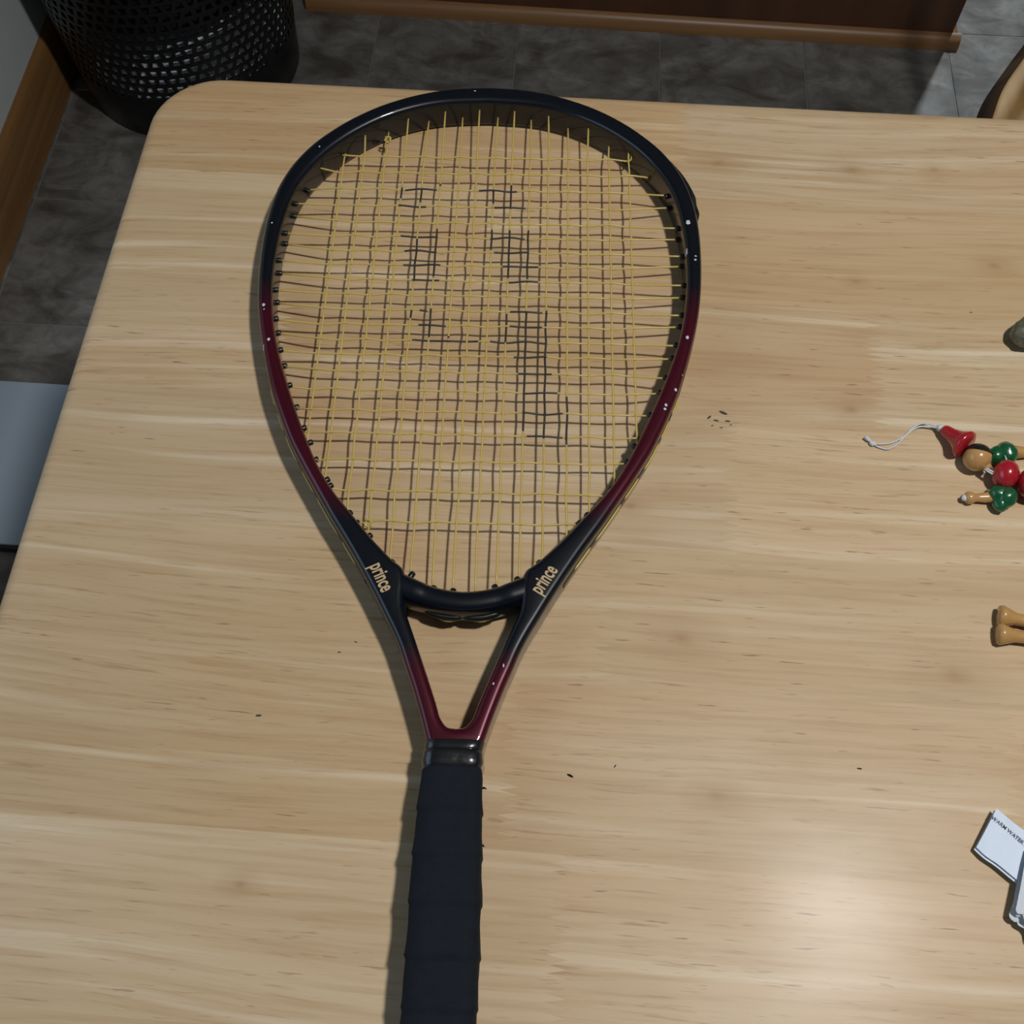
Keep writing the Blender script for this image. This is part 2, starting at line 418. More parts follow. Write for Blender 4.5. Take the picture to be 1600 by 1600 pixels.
# lattice: alternating trapezoid holes
z0, z1 = 0.084, BH - 0.028; ROWS = 17
bmL = bmesh.new(); vc = {}
def lv(a, z, r=None):
    key = (round(a % NB, 4), round(z, 5))
    if key not in vc:
        rr = rad_at(z) if r is None else r; an = 2 * math.pi * a / NB
        vc[key] = bmL.verts.new((rr * math.cos(an), rr * math.sin(an), z))
    return vc[key]
dz = (z1 - z0) / ROWS
for r in range(ROWS):
    za = z0 + r * dz; zb = za + dz; sh = 0.5 * (r % 2)
    for k in range(NB):
        a0 = k + sh; a1 = a0 + 1
        flip = (k % 2 == 0)
        hb, ht = (0.38, 0.20) if flip else (0.20, 0.38)
        am = a0 + 0.5
        o1, o2, o3, o4 = lv(a0, za), lv(a1, za), lv(a1, zb), lv(a0, zb)
        om1, om2 = lv(am, za), lv(am, zb)
        i1, i2 = lv(am - hb, za + dz * 0.17), lv(am + hb, za + dz * 0.17)
        i3, i4 = lv(am + ht, zb - dz * 0.17), lv(am - ht, zb - dz * 0.17)
        for f in ((o1, om1, o2, i2, i1), (o2, o3, i3, i2), (o3, om2, o4, i4, i3), (o4, o1, i1, i4)):
            try: bmL.faces.new(f)
            except ValueError: pass
lat = bm_obj('lattice_wall', bmL, M_BASKET, bk, False)
sol = lat.modifiers.new('thickness', 'SOLIDIFY'); sol.thickness = 0.0026; sol.offset = -1
# laundry inside: white cloth low down, heaped to one side, an added black mass on top keeps the upper holes dark
def heap(name, z_lo, topf, rmax, mat, label, seed):
    b = bmesh.new(); bmesh.ops.create_icosphere(b, subdivisions=5, radius=1.0)
    for v in b.verts:
        d = v.co.normalized(); ang = math.atan2(d.y, d.x)
        top = topf(ang) + 0.010 * noise.noise(Vector((d.x * 6, d.y * 6, seed)))
        rr = min(rmax * min(1.0, (d.x * d.x + d.y * d.y) ** 0.5 * 1.5) + 0.005 * noise.noise(d * 9), rmax + 0.002)
        z = z_lo + (top - z_lo) * (0.5 + 0.5 * max(-1, min(1, d.z * 1.9)))
        v.co = BC + Vector((math.cos(ang) * rr, math.sin(ang) * rr, max(z_lo, z)))
    tag(bm_obj(name, b, mat, None, True), label, 'laundry')
heap('white_laundry', 0.012, lambda a: 0.128 + 0.062 * math.cos(a + 0.25), 0.1790, M_LINEN, 'crumpled white cloth showing through the lower holes of the black basket', 1)
heap('dark_filler', 0.198, lambda a: 0.34, 0.176, M_FILLER, 'added black filler that keeps the upper holes of the lattice basket dark', 6)

# ------------------------------------------------------------------ white panel on the floor
q0, q1 = P(0, 599, -TZ), P(100, 604, -TZ)
wp = empty('white_board', (WX + 0.02, 0.545, 0)); tag(wp, 'flat white board lying on the tile floor beside the table', 'board')
bm_obj('board', box_bm(0, 0.50, 0.0, 0.262, 0.0003, 0.016, 0.003), M_WHITE, wp, True, 40)
bm_obj('edge_band', box_bm(-0.001, 0.501, -0.006, 0.0, 0.0003, 0.014, 0.002), M_BLACKP, wp, True, 40)

# ------------------------------------------------------------------ chair beyond the table
ch = empty('dining_chair', (0.66, 0.98, 0))
tag(ch, 'honey oak dining chair standing at the far side of the table', 'chair')
half = [(0.0, -0.205), (0.10, -0.207), (0.17, -0.20), (0.212, -0.17), (0.218, -0.12), (0.207, -0.06), (0.189, -0.005), (0.172, 0.038), (0.143, 0.087), (0.118, 0.128), (0.098, 0.160), (0.072, 0.183), (0.035, 0.193), (0.0, 0.195)]
outl = smooth_path([Vector((x, y, 0)) for x, y in half] , 4)
outl = outl + [Vector((-p.x, p.y, 0)) for p in outl[-2:0:-1]]
N = len(outl); V = []
cen = Vector((0, 0, 0))
lv_ = [(-0.014, 0.416), (0.012, 0.4165), (0.014, 0.421), (0.0, 0.449), (-0.001, 0.4500), (-0.005, 0.4505), (-0.05, 0.447), (-0.11, 0.444)]
for ofs, z in lv_:
    for p in outl:
        d = p.normalized(); V.append(Vector((p.x + d.x * ofs, p.y + d.y * ofs, z)))
Fc = []
for a in range(len(lv_) - 1):
    for k in range(N): Fc.append((a * N + k, a * N + (k + 1) % N, (a + 1) * N + (k + 1) % N, (a + 1) * N + k))
Fc += [tuple(range(N - 1, -1, -1)), tuple((len(lv_) - 1) * N + k for k in range(N))]
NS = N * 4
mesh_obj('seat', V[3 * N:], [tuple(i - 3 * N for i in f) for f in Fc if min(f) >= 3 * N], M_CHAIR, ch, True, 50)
e = mesh_obj('seat_edge', V[:NS], [f for f in Fc if max(f) < NS], M_EDGE_SHADE, ch, True, 50); e['label'] = 'edge of the seat, coloured darker for its shaded side'
for sx, sy, ty in ((-0.15, -0.14, -0.17), (0.15, -0.14, -0.17), (-0.09, 0.12, 0.17), (0.09, 0.12, 0.17)):
    V, Fc = lathe_axis((sx * 0.95, sy, 0.42), (sx * 1.12, ty, 0.0), [(0, .012), (.1, .016), (.3, .019), (.5, .017), (.7, .018), (.85, .014), (1, .011)], 14)
    mesh_obj('leg', V, Fc, M_CHAIR, ch)
for s in (-1, 1):
    V, Fc = lathe_axis((s * .15, -.152, .2), (s * .096, .142, .2), [(0, .008), (.5, .012), (1, .008)], 10); mesh_obj('stretcher', V, Fc, M_CHAIR, ch)
for k in range(5):
    x = -0.07 + 0.035 * k
    V, Fc = lathe_axis((x, 0.165, 0.44), (x * 1.55, 0.25, 0.90), [(0, .007), (.4, .010), (1, .006)], 10); mesh_obj('spindle', V, Fc, M_CHAIR, ch)
pts = smooth_path([(-.17, .235, .91), (-.09, .255, .925), (0, .262, .93), (.09, .255, .925), (.17, .235, .91)], 6)
V, Fc = tube(pts, 0.032, 12, squash=None)
V = [Vector((v.x, p_y + (v.y - p_y) * 0.36, v.z)) for v, p_y in zip(V, [p.y for p in pts for _ in range(12)])]
mesh_obj('crest_rail', V, Fc, M_CHAIR, ch)

# ------------------------------------------------------------------ table: finger-jointed staves
TXL, TXR, TYN, TYF, TR = -0.3268, 0.93, -0.245, 0.6500, 0.052
table = empty('dining_table', (0, 0, 0))
tag(table, 'blond finger-jointed wooden table under the tennis racket', 'table')
def rrect(ins, z, seg=12):
    x0, x1, y0, y1, r = TXL + ins, TXR - ins, TYN + ins, TYF - ins, TR - ins
    out = []
    for cx, cy, a0 in ((x1 - r, y1 - r, 0), (x0 + r, y1 - r, 90), (x0 + r, y0 + r, 180), (x1 - r, y0 + r, 270)):
        for k in range(seg + 1):
            a = math.radians(a0 + 90 * k / seg); out.append(Vector((cx + r * math.cos(a), cy + r * math.sin(a), TZ + z)))
    return out
levels = [(0.011, 0.0), (0.0075, -0.0005), (0.0045, -0.0018), (0.002, -0.0040), (0.0005, -0.0072), (0.0, -0.011), (0.0, -0.017), (0.0012, -0.021), (0.004, -0.0245), (0.008, -0.026)]
def slab_bm():
    b = bmesh.new(); rows = [[b.verts.new(p) for p in rrect(i, z)] for i, z in levels]
    n = len(rows[0])
    for a in range(len(rows) - 1):
        for k in range(n): b.faces.new((rows[a][k], rows[a][(k + 1) % n], rows[a + 1][(k + 1) % n], rows[a + 1][k]))
    b.faces.new(rows[0]); b.faces.new(rows[-1][::-1])
    bmesh.ops.recalc_face_normals(b, faces=b.faces)
    return b
base_slab = slab_bm()
def cut(b, co, no, zig=False):
    """keep the side against the normal; finger joint teeth where zig"""
    g = b.verts[:] + b.edges[:] + b.faces[:]
    r = bmesh.ops.bisect_plane(b, geom=g, plane_co=co, plane_no=no, clear_outer=True, dist=1e-6)
    es = [e for e in r['geom_cut'] if isinstance(e, bmesh.types.BMEdge)]
    if not es: return
    if zig:
        lng = [e for e in es if abs(e.verts[0].co.y - e.verts[1].co.y) > 0.03]
        for e in lng:
            n = 2 * max(4, int(abs(e.verts[0].co.y - e.verts[1].co.y) / 0.0043)) - 1
            ends = set(e.verts)
            rr = bmesh.ops.subdivide_edges(b, edges=[e], cuts=n)
            new = sorted([v for v in rr['geom_inner'] if isinstance(v, bmesh.types.BMVert)], key=lambda v: v.co.y)
            for k, v in enumerate(new): v.co.x += 0.0055 if k % 2 == 0 else -0.0055
    if not zig: bmesh.ops.holes_fill(b, edges=[e for e in b.edges if e.is_boundary])
rows_y = [0.70, 0.5500, 0.4555, 0.3600, 0.2675, 0.1806, 0.0860, -0.0080, -0.1010, -0.1930, -0.30]
def X(px, py): return P(px, py).x
joints = [
    [0.08, 0.55], [-0.06, 0.36, 0.75], [-0.19, 0.207, 0.60], [0.11, 0.66], [X(945, 930), 0.52],
    [X(795, 1240), X(1582, 1210), 0.70], [X(877, 1370), 0.44, 0.80], [-0.10, 0.30, 0.72], [0.10, 0.50], [-0.05, 0.55]]
tones = [(0.88, 0.83, 0.76), (1.0, 0.97, 0.93), (0.94, 0.90, 0.86), (0.98, 0.97, 0.97), (0.95, 0.93, 0.92), (0.93, 0.91, 0.90), (1.04, 1.03, 1.02), (0.97, 0.93, 0.88), (1.02, 1.0, 0.98)]
special = {(0, 0): (0.95, 0.87, 0.76), (1, 0): (1.02, 0.99, 0.95), (5, 0): (0.95, 0.90, 0.83), (6, 0): (1.04, 1.03, 1.03), (5, 1): (0.98, 0.95, 0.92), (6, 1): (1.0, 0.97, 0.94), (4, 1): (0.95, 0.93, 0.89), (2, 2): (0.99, 0.99, 0.99)}
ti = 0
for r in range(len(rows_y) - 1):
    ya, yb = rows_y[r + 1], rows_y[r]
    xs = [TXL - 0.1] + joints[r] + [TXR + 0.1]
    for k in range(len(xs) - 1):
        b = base_slab.copy()
        cut(b, (0, yb, 0), (0, 1, 0)); cut(b, (0, ya, 0), (0, -1, 0))
        if k > 0: cut(b, (xs[k], 0, 0), (-1, 0, 0), True)
        if k < len(xs) - 2: cut(b, (xs[k + 1], 0, 0), (1, 0, 0), True)
        o = bm_obj('stave', b, M_WOOD, table, True, 28)
        o.color = (*special.get((r, k), tones[(r * 4 + k * 3) % len(tones)]), 1)
        ti += 1
base_slab.free()
for nm, bb in (('apron', (TXL + .07, TXR - .07, TYF - .09, TYF - .07)), ('apron', (TXL + .07, TXR - .07, TYN + .07, TYN + .09)),
               ('apron', (TXL + .07, TXL + .09, TYN + .0905, TYF - .0905)), ('apron', (TXR - .09, TXR - .07, TYN + .0905, TYF - .0905))):
    o = bm_obj(nm, box_bm(*bb, TZ - 0.115, TZ - 0.0262, 0.002, 1), M_WOOD, table, False); o.color = (1, 1, 1, 1)
for sx in (TXL + 0.125, TXR - 0.125):
    for sy in (TYN + 0.125, TYF - 0.125):
        V, Fc = lathe_axis((sx, sy, TZ - 0.0264), (sx, sy, 0.0), [(0, .032), (.13, .032), (.16, .024), (.2, .03), (.5, .030), (.8, .022), (.94, .019), (.96, .024), (1, .018)], 20)
        o = mesh_obj('leg', V, Fc, M_WOOD, table); o.color = (1, 1, 1, 1)
# dark nicks in the surface
for px, py, L, a in ((1108, 652, 5, .8), (1119, 657, 5, -.2), (1130, 645, 8, -.4), (1137, 658, 5, 0), (1113, 665, 3, .4), (1142, 664, 3, 0), (1127, 668, 3, .3), (530, 1019, 3, .2),
                      (556, 1003, 3, -.4), (1343, 1201, 4, 0), (404, 1118, 5, .1), (1517, 488, 3, 0), (961, 1197, 3, 1)):
    c = P(px, py, 0.00005); l = L * 0.00038
    pts = [Vector((c.x + math.cos(t) * l * math.cos(a) - math.sin(t) * l * .35 * math.sin(a), c.y + math.cos(t) * l * math.sin(a) + math.sin(t) * l * .35 * math.cos(a), TZ)) for t in [k * math.pi / 4 for k in range(8)]]
    V = [p * 1.0 for p in pts] + [Vector((c.x, c.y, TZ + 0.00018))]
    mesh_obj('nick', V, [(k, (k + 1) % 8, 8) for k in range(8)], M_NICK, table)
c = P(891, 1212, 0)
V, Fc = tube([c + Vector((-.0016, .0006, .0005)), c + Vector((0, 0, .0006)), c + Vector((.0016, -.0008, .0005))], [.0003, .0006, .0003], 6)
tag(mesh_obj('lint_speck', V, Fc, M_GRIP), 'tiny dark speck of lint lying beside the racket grip', 'lint')

# ------------------------------------------------------------------ tennis racket
RK_O = Vector((-0.044, 0.1378, TZ + 0.0004)); RK_A = math.radians(2.75)
rk = empty('tennis_racket', RK_O, RK_A)
tag(rk, 'black and maroon tennis racket with yellow strings lying on the wooden table', 'tennis racket')
MW = Matrix.Translation(RK_O) @ Matrix.Rotation(RK_A, 4, 'Z'); MI = MW.inverted()
def loc_px(px, py, z): return MI @ P(px, py, z)
ZM = 0.0125
# outer contour: (half width, along)
OUT = [(.0120, -.011), (.0132, -.006), (.0152, -.0015), (.0162, .001), (.0190, .010), (.0224, .020), (.0260, .030), (.0300, .040), (.0338, .050), (.0386, .060), (.0441, .070), (.0496, .080),
       (.0554, .090), (.0614, .100), (.0676, .110), (.0741, .120), (.0808, .130), (.0870, .140), (.0932, .150), (.0993, .160), (.1052, .170), (.1108, .180), (.1155, .190),
       (.1200, .200), (.1280, .220), (.1342, .240), (.1396, .260), (.1441, .280), (.1469, .300), (.1484, .320), (.1489, .340), (.1482, .360), (.1455, .380), (.1405, .398),
       (.1345, .4115), (.1250, .4265), (.1130, .4400), (.0985, .4530), (.0800, .4655), (.0600, .4750), (.0400, .4815), (.0200, .4850)]
half_out = smooth_path([Vector((x, y, 0)) for x, y in OUT] + [Vector((0, .4862, 0))], 3)
outer = half_out + [Vector((-p.x, p.y, 0)) for p in half_out[-2::-1]]
INNER = [(.0427, .1047), (.0563, .1187), (.0691, .134), (.0813, .1487), (.0925, .166), (.1035, .189), (.1145, .215), (.1252, .244), (.1328, .271), (.1373, .300), (.1383, .325),
         (.1373, .350), (.1335, .377), (.1270, .3965), (.1150, .417), (.0985, .4355), (.0770, .4520), (.0542, .4630), (.0305, .4690)]
THROAT = [(.0050, .0068), (.0090, .0120), (.0115, .0195), (.0171, .0345), (.0241, .0525), (.0300, .0672), (.0326, .0745), (.0334, .082), (.0334, .0900), (.0355, .0985)]
hole_h = smooth_path([Vector((0, .0058, 0))] + [Vector((x, y, 0)) for x, y in THROAT] + [Vector((x, y, 0)) for x, y in INNER] + [Vector((0, .4712, 0))], 4)
hole = hole_h + [Vector((-p.x, p.y, 0)) for p in hole_h[-2:0:-1]]
cu = bpy.data.curves.new('racket_outline', 'CURVE'); cu.dimensions = '2D'; cu.fill_mode = 'BOTH'
BEV = 0.0040
cu.extrude = ZM - BEV; cu.bevel_depth = BEV; cu.bevel_resolution = 4; cu.offset = -BEV
for pts in (outer, hole):
    sp = cu.splines.new('POLY'); sp.points.add(len(pts) - 1); sp.use_cyclic_u = True
    for q, p in zip(sp.points, pts): q.co = (p.x, p.y, 0, 1)
co = bpy.data.objects.new('racket_outline', cu); COL.objects.link(co)
bpy.context.view_layer.update()
me = bpy.data.meshes.new_from_object(co.evaluated_get(bpy.context.evaluated_depsgraph_get()))
bpy.data.objects.remove(co, do_unlink=True); bpy.data.curves.remove(cu)
for v in me.vertices: v.co.z += ZM
b = bmesh.new(); b.from_mesh(me); bmesh.ops.remove_doubles(b, verts=b.verts, dist=2e-5); b.to_mesh(me); b.free()
me.name = 'frame'
frame = link('frame', me, M_FRAME, rk, True, 32)
b = bmesh.new(); b.from_mesh(me); bvh_frame = BVHTree.FromBMesh(b); b.free()
# bridge closing the head
pts = smooth_path([(-.0455, .0940, ZM), (-.033, .0882, ZM), (-.018, .0822, ZM), (0, .0796, ZM), (.018, .0822, ZM), (.033, .0882, ZM), (.0455, .0940, ZM)], 6)
V, Fc = tube(pts, 1.0, 20)
V2 = []
for i, p in enumerate(pts):
    t = (pts[min(i + 1, len(pts) - 1)] - pts[max(i - 1, 0)]).normalized(); s = t.cross(Vector((0, 0, 1)))
    for k in range(20):
        a = 2 * math.pi * k / 20; c, q = math.cos(a), math.sin(a)
        e = 1 + 0.45 * max(0, (abs(p.x) - .022) / .02); V2.append(p + s * (abs(c) ** 0.7 * (1 if c > 0 else -1) * .0072 * (e if c > 0 else 1)) + Vector((0, 0, abs(q) ** 0.7 * (1 if q > 0 else -1) * min(.0122, .0112 * e))))
bridge = mesh_obj('bridge', V2, Fc, M_FRAME, rk, True)
# inner boundary of the head for the strings
head_in = smooth_path([Vector((0, .0866, 0)), Vector((.012, .0880, 0)), Vector((.0220, .0920, 0)), Vector((.0320, .0975, 0))] + [Vector((x, y, 0)) for x, y in INNER] + [Vector((0, .4712, 0))], 4)
def in_x(y):                                    # half width of the opening at a given y
    for a, c in zip(head_in, head_in[1:]):
        if a.y <= y <= c.y and c.y > a.y: return a.x + (c.x - a.x) * (y - a.y) / (c.y - a.y)
    return 0.0
def in_y(x, top):                               # y of the opening at a given |x|
    x = abs(x); best = None
    for a, c in zip(head_in, head_in[1:]):
        lo, hi = min(a.x, c.x), max(a.x, c.x)
        if lo <= x <= hi and hi > lo:
            y = a.y + (c.y - a.y) * (x - a.x) / (c.x - a.x)
            if best is None or (y > best if top else y < best): best = y
    return best
MAINS = [-.1030, -.0886, -.0732, -.0592, -.0450, -.0318, -.0188, -.0064, .0064, .0188, .0318, .0450, .0592, .0732, .0886, .1030]
CROSS = [.4268, .4114, .3957, .3803, .3654, .3526, .3399, .3279, .3151, .3025, .2900, .2778, .2654, .2538, .2409, .2265, .2111, .1943, .1753, .1539, .1332]
ENDL = [.4300, .4120, .3960, .3783, .3720, .3514, .3468, .3275, .3210, .3022, .2960, .2782, .2709, .2532, .2447, .2261, .2132, .1945, .1752, .1538, .1317]
ENDR = [.4300, .4130, .3913, .3855, .3618, .3567, .3371, .3332, .3124, .3066, .2875, .2823, .2632, .2567, .2377, .2299, .2094, .1945, .1751, .1543, .1320]
SR = 0.00066; WV = 0.0006
def main_path(i):
    x = MAINS[i]; yb, yt = in_y(x, False) - .001, in_y(x, True) + .001
    zt = ZM + (0.0034 if i % 2 else -0.0034); zb = ZM + (0.002 if i % 2 else -0.002)
    pts = [Vector((x, yb, zb))]
    cs = sorted((c, j) for j, c in enumerate(CROSS) if in_x(c) > abs(x) + .001)
    fan = 1.0
    for c, j in cs:
        pts.append(Vector((x + 0.0003 * math.sin(i * 7 + j * 3.1), c, ZM + WV * (1 if (i + j) % 2 else -1) * 0.8)))
    pts.append(Vector((x + 0.0006 * math.sin(i * 5.0), yt, zt)))
    return smooth_path(pts, 4)
def cross_path(j):
    y = CROSS[j]; sgn = 1
    zl = ZM + (0.0028 if j % 2 else -0.0028); zr = ZM + (-0.0028 if j % 2 else 0.0028)
    pts = [Vector((-in_x(ENDL[j]) - .001, ENDL[j], zl))]
    for i, x in enumerate(MAINS):
        if abs(x) < in_x(y) - .001:
            pts.append(Vector((x, y + 0.0004 * math.sin(j * 5 + i * 2.3), ZM - WV * (1 if (i + j) % 2 else -1))))
    pts.append(Vector((in_x(ENDR[j]) + .001, ENDR[j], zr)))
    return smooth_path(pts, 4)
mains, crosses = [], []
grommets = []
for i in range(16):
    p = main_path(i); V, Fc = tube(p, SR, 6)
    mains.append((mesh_obj('main_string', V, Fc, M_STRING, rk), p)); grommets += [(p[0], p[1]), (p[-1], p[-2])]
for j in range(21):
    p = cross_path(j); V, Fc = tube(p, SR, 6)
    crosses.append((mesh_obj('cross_string', V, Fc, M_STRING, rk), p)); grommets += [(p[0], p[1]), (p[-1], p[-2])]
# grommets: little black barrels the strings leave the frame through
for a, b2 in grommets:
    d = (b2 - a); d.z *= 0.3; d.normalize()
    nrm = d
    # barrel stands along the inward normal of the hole
    best = min(range(1, len(head_in) - 1), key=lambda k: (Vector((abs(a.x), a.y, 0)) - head_in[k]).length)
    t = head_in[best + 1] - head_in[best - 1]; nn = Vector((-t.y, t.x, 0)).normalized()
    if a.x < 0: nn.x = -nn.x
    top = a.y > 0.40
    prot = 0.0010 if top else 0.0036
    V, Fc = lathe_axis(Vector((a.x, a.y, a.z)) - nn * .003, Vector((a.x, a.y, a.z)) + nn * prot, [(0, .0018), (.55, .0019), (.9, .0019), (1, .0014)], 9)
    mesh_obj('grommet', V, Fc, M_BLACKP, rk, True, 40)
# stencilled ink on the strings (px ranges seen in the photograph, laid along the real strings)
def ink(paths, axis, px0, py0, px1, py1):
    a, c = loc_px(px0, py0, ZM), loc_px(px1, py1, ZM)
    mid = (a + c) / 2; o = 1 - axis
    def off(p): return min(abs(q[o] - mid[o]) + (0 if abs(q[axis] - mid[axis]) < .02 else 1) for q in p[1])
    st = min(paths, key=off)
    lo, hi = sorted((a[axis], c[axis]))
    pts = [q for q in st[1] if lo <= q[axis] <= hi]
    if len(pts) < 2: return
    n = len(pts)
    V, Fc = tube(pts, [SR * (0.85 if k in (0, n - 1) else 1.06) for k in range(n)], 6)
    mesh_obj('ink_mark', V, Fc, M_INK, st[0])
for y, x0, x1 in ((294, 623, 690), (322, 617, 674), (369, 614, 690), (391, 622, 695), (412, 622, 699), (437, 632, 699), (300, 740, 816), (325, 760, 830), (373, 758, 830), (394, 765, 839), (417, 780, 848),
                  (442, 780, 852), (482, 644, 681), (507, 641, 708), (532, 638, 760), (487, 785, 859), (512, 785, 861), (536, 753, 861), (558, 792, 861), (584, 796, 873), (613, 803, 882), (646, 807, 888), (682, 810, 888)):
    ink(crosses, 0, x0, y - 1, x1, y + 1)
for x, y0, y1 in ((626, 286, 322), (658, 286, 325), (688, 282, 300), (717, 286, 300), (744, 286, 300), (648, 367, 444), (680, 354, 444), (772, 286, 325), (799, 282, 334), (769, 356, 399), (796, 356, 444), (825, 356, 444),
                  (642, 478, 507), (673, 478, 534), (702, 516, 539), (791, 482, 543), (818, 482, 690), (848, 482, 699), (881, 615, 705)):
    ink(mains, 1, x, y0, x, y1)
# tie-off knots
for px, py, sd in ((606, 219, 1), (575, 818, 2)):
    c = loc_px(px, py, 0.013)
    V, Fc = tube(smooth_path([c + Vector((-.002, .002, .001)), c + Vector((.002, .001, .0015)), c + Vector((.0005, -.002, 0)), c + Vector((-.002, -.0005, .001)), c + Vector((.001, .002, -.0005)), c + Vector((.0025, -.003, .002))], 5), .0007, 6)
    mesh_obj('string_knot', V, Fc, M_STRING, rk)
# string runs in the outer groove and under the bridge
def out_pt(y, side, extra=0.0):
    for a, c in zip(half_out, half_out[1:]):
        if a.y <= y <= c.y:
            f = (y - a.y) / (c.y - a.y); t = (c - a).normalized(); p = a.lerp(c, f)
            nn = Vector((t.y, -t.x, 0)); p = p + nn * extra
            return Vector((p.x * side, p.y, 0)), Vector((nn.x * side, nn.y, 0))
for side in (1, -1):
    for y0, y1 in ((.104, .118), (.123, .147), (.151, .165), (.172, .190), (.194, .206), (.212, .224)):
        pts = []
        for k in range(9):
            y = y0 + (y1 - y0) * k / 8
            p, nn = out_pt(y, side, 0.0 if k in (0, 8) else 0.0004); pts.append(Vector((p.x, p.y, ZM + 0.002)))
        V, Fc = tube(pts, 0.0009, 6); mesh_obj('groove_string', V, Fc, M_STRING, rk)
    pts = []
    for k in range(50):                          # grommet strip in the groove
        p, nn = out_pt(.094 + .27 * k / 49, side, -0.0004); pts.append(p)
    V, Fc = [], []
    for p in pts:
        _, nn = out_pt(p.y, side)
        V += [Vector((p.x, p.y, ZM - .004)), Vector((p.x, p.y, ZM - .003)) + nn * .0007, Vector((p.x, p.y, ZM + .003)) + nn * .0007, Vector((p.x, p.y, ZM + .004))]
    for k in range(len(pts) - 1):
        for q in range(3): Fc.append((k * 4 + q, k * 4 + q + 1, k * 4 + q + 5, k * 4 + q + 4))
    mesh_obj('grommet_strip', V, Fc, M_BLACKP, rk, True, 40)
for x0, x1 in ((-.0150, -.0035), (.0055, .0170)):
    pts = [Vector((x0 + (x1 - x0) * k / 8, .0796 - .0072 + (abs(x0 + (x1 - x0) * k / 8) ** 2) * 7.5 - .0014 * math.sin(math.pi * k / 8), .011)) for k in range(9)]
    V, Fc = tube(pts, 0.0012, 6); mesh_obj('groove_string', V, Fc, M_STRING, rk)
for x0, x1 in ((-.022, .000), (.000, .022)):
    pts = [Vector((x0 + (x1 - x0) * k / 8, .0796 - .0060 + (abs(x0 + (x1 - x0) * k / 8) ** 2) * 7.5 - .0012 * math.sin(math.pi * k / 8), .0125)) for k in range(9)]
    V, Fc = tube(pts, [.0012] + [.0022] * 7 + [.0012], 10); mesh_obj('bridge_grommet_strip', V, Fc, M_BLACKP, rk)
# bumper guard round the tip
path = [p for p in outer if p.y > .368]
V, Fc = [], []
prof = [(-.0012, -.0080), (.0012, -.0078), (.0024, -.0050), (.0026, .0), (.0024, .0050), (.0012, .0078), (-.0012, .0080)]
for k, p in enumerate(path):
    t = (path[min(k + 1, len(path) - 1)] - path[max(k - 1, 0)]).normalized(); nn = Vector((t.y, -t.x, 0))
    e = 1.0 if 1 < k < len(path) - 2 else 0.45
    lift = 0.0030 * max(0.0, 1 - k / 9.0) if p.x > 0 else 0.0          # this end has come away from the frame
    for a, z in prof: V.append(p + nn * ((a * e if a > 0 else a) + lift) + Vector((0, 0, ZM + z * (1 if e == 1 else .7))))
n = len(prof)
for k in range(len(path) - 1):
    for q in range(n - 1): Fc.append((k * n + q, k * n + q + 1, (k + 1) * n + q + 1, (k + 1) * n + q))
Fc += [tuple(range(n)), tuple(range((len(path)) * n - 1, (len(path) - 1) * n - 1, -1))]
mesh_obj('bumper_guard', V, Fc, M_BLACKP, rk, True, 40)
# chipped paint
cl = MI @ CAM
for px, py, s, el in ((412, 476, 2.6, 1.3), (412.5, 483, 1.3, 1), (420, 530, 2.6, 1.1), (412, 545, 2.2, 1.6), (412, 540, 1.3, 1), (425, 348, 1.5, 1), (1075, 347, 3.6, 1.3), (1073, 393, 2.3, 2.6), (1071, 399, 2.0, 1.6),
                      (1087, 400, 1.8, 1), (1086.5, 406, 1.8, 1), (1074, 527, 2.9, 1.2), (1056, 609, 2.2, 1.2), (1041, 633, 2.2, 1.2), (1039, 639, 2.6, 1), (499, 229, 1.6, 1), (742, 142, 2.2, .6), (1066, 586, 1.0, 1), (771, 1068, 1.3, 1.4), (787, 1040, 1.0, 2.5)):
    d = (loc_px(px, py, 0.01) - cl).normalized()
    h, nn, _, _ = bvh_frame.ray_cast(cl, d)
    if h is None: continue
    u = nn.cross(Vector((1, 0, 0))).normalized(); w = nn.cross(u)
    r = s * 0.00042; V = []
    rnd = [0.75 + 0.5 * random.random() for _ in range(9)]
    for sc, lift in ((1.0, 0.00003), (0.8, 0.00016)):
        for k in range(9):
            a = 2 * math.pi * k / 9; V.append(h + nn * lift + (u * math.cos(a) * el + w * math.sin(a)) * r * rnd[k] * sc)
    Fc = [(k, (k + 1) % 9, 9 + (k + 1) % 9, 9 + k) for k in range(9)] + [tuple(range(9, 18))]
    mesh_obj('paint_chip', V, Fc, M_CHIP, rk, False)
# lettering on the shoulders
def text_mesh(body, size, sx, bold, ext, name, mat, parent, mtx, shear=0.0):
    t = bpy.data.curves.new(name, 'FONT'); t.body = body; t.size = size; t.offset = bold; t.extrude = ext; t.shear = shear
    t.align_x = 'CENTER'; t.align_y = 'CENTER'
    o = bpy.data.objects.new(name, t); COL.objects.link(o); bpy.context.view_layer.update()
    me = bpy.data.meshes.new_from_object(o.evaluated_get(bpy.context.evaluated_depsgraph_get()))
    bpy.data.objects.remove(o, do_unlink=True); bpy.data.curves.remove(t)
    for v in me.vertices: v.co = mtx @ Vector((v.co.x * sx, v.co.y, v.co.z))
    return link(name, me, mat, parent, False)
for (xa, ya), (xb, yb) in (((586, 879), (607, 925)), ((836, 926), (864, 886))):
    a, c = loc_px(xa, ya, 2 * ZM), loc_px(xb, yb, 2 * ZM)
    ang = math.atan2(c.y - a.y, c.x - a.x); mid = (a + c) / 2
    mt = Matrix.Translation((mid.x, mid.y, 2 * ZM + 0.0001)) @ Matrix.Rotation(ang, 4, 'Z')
    text_mesh('prince', 0.0122, 0.60, 0.00026, 0.00008, 'brand_lettering', M_GOLD, rk, mt)
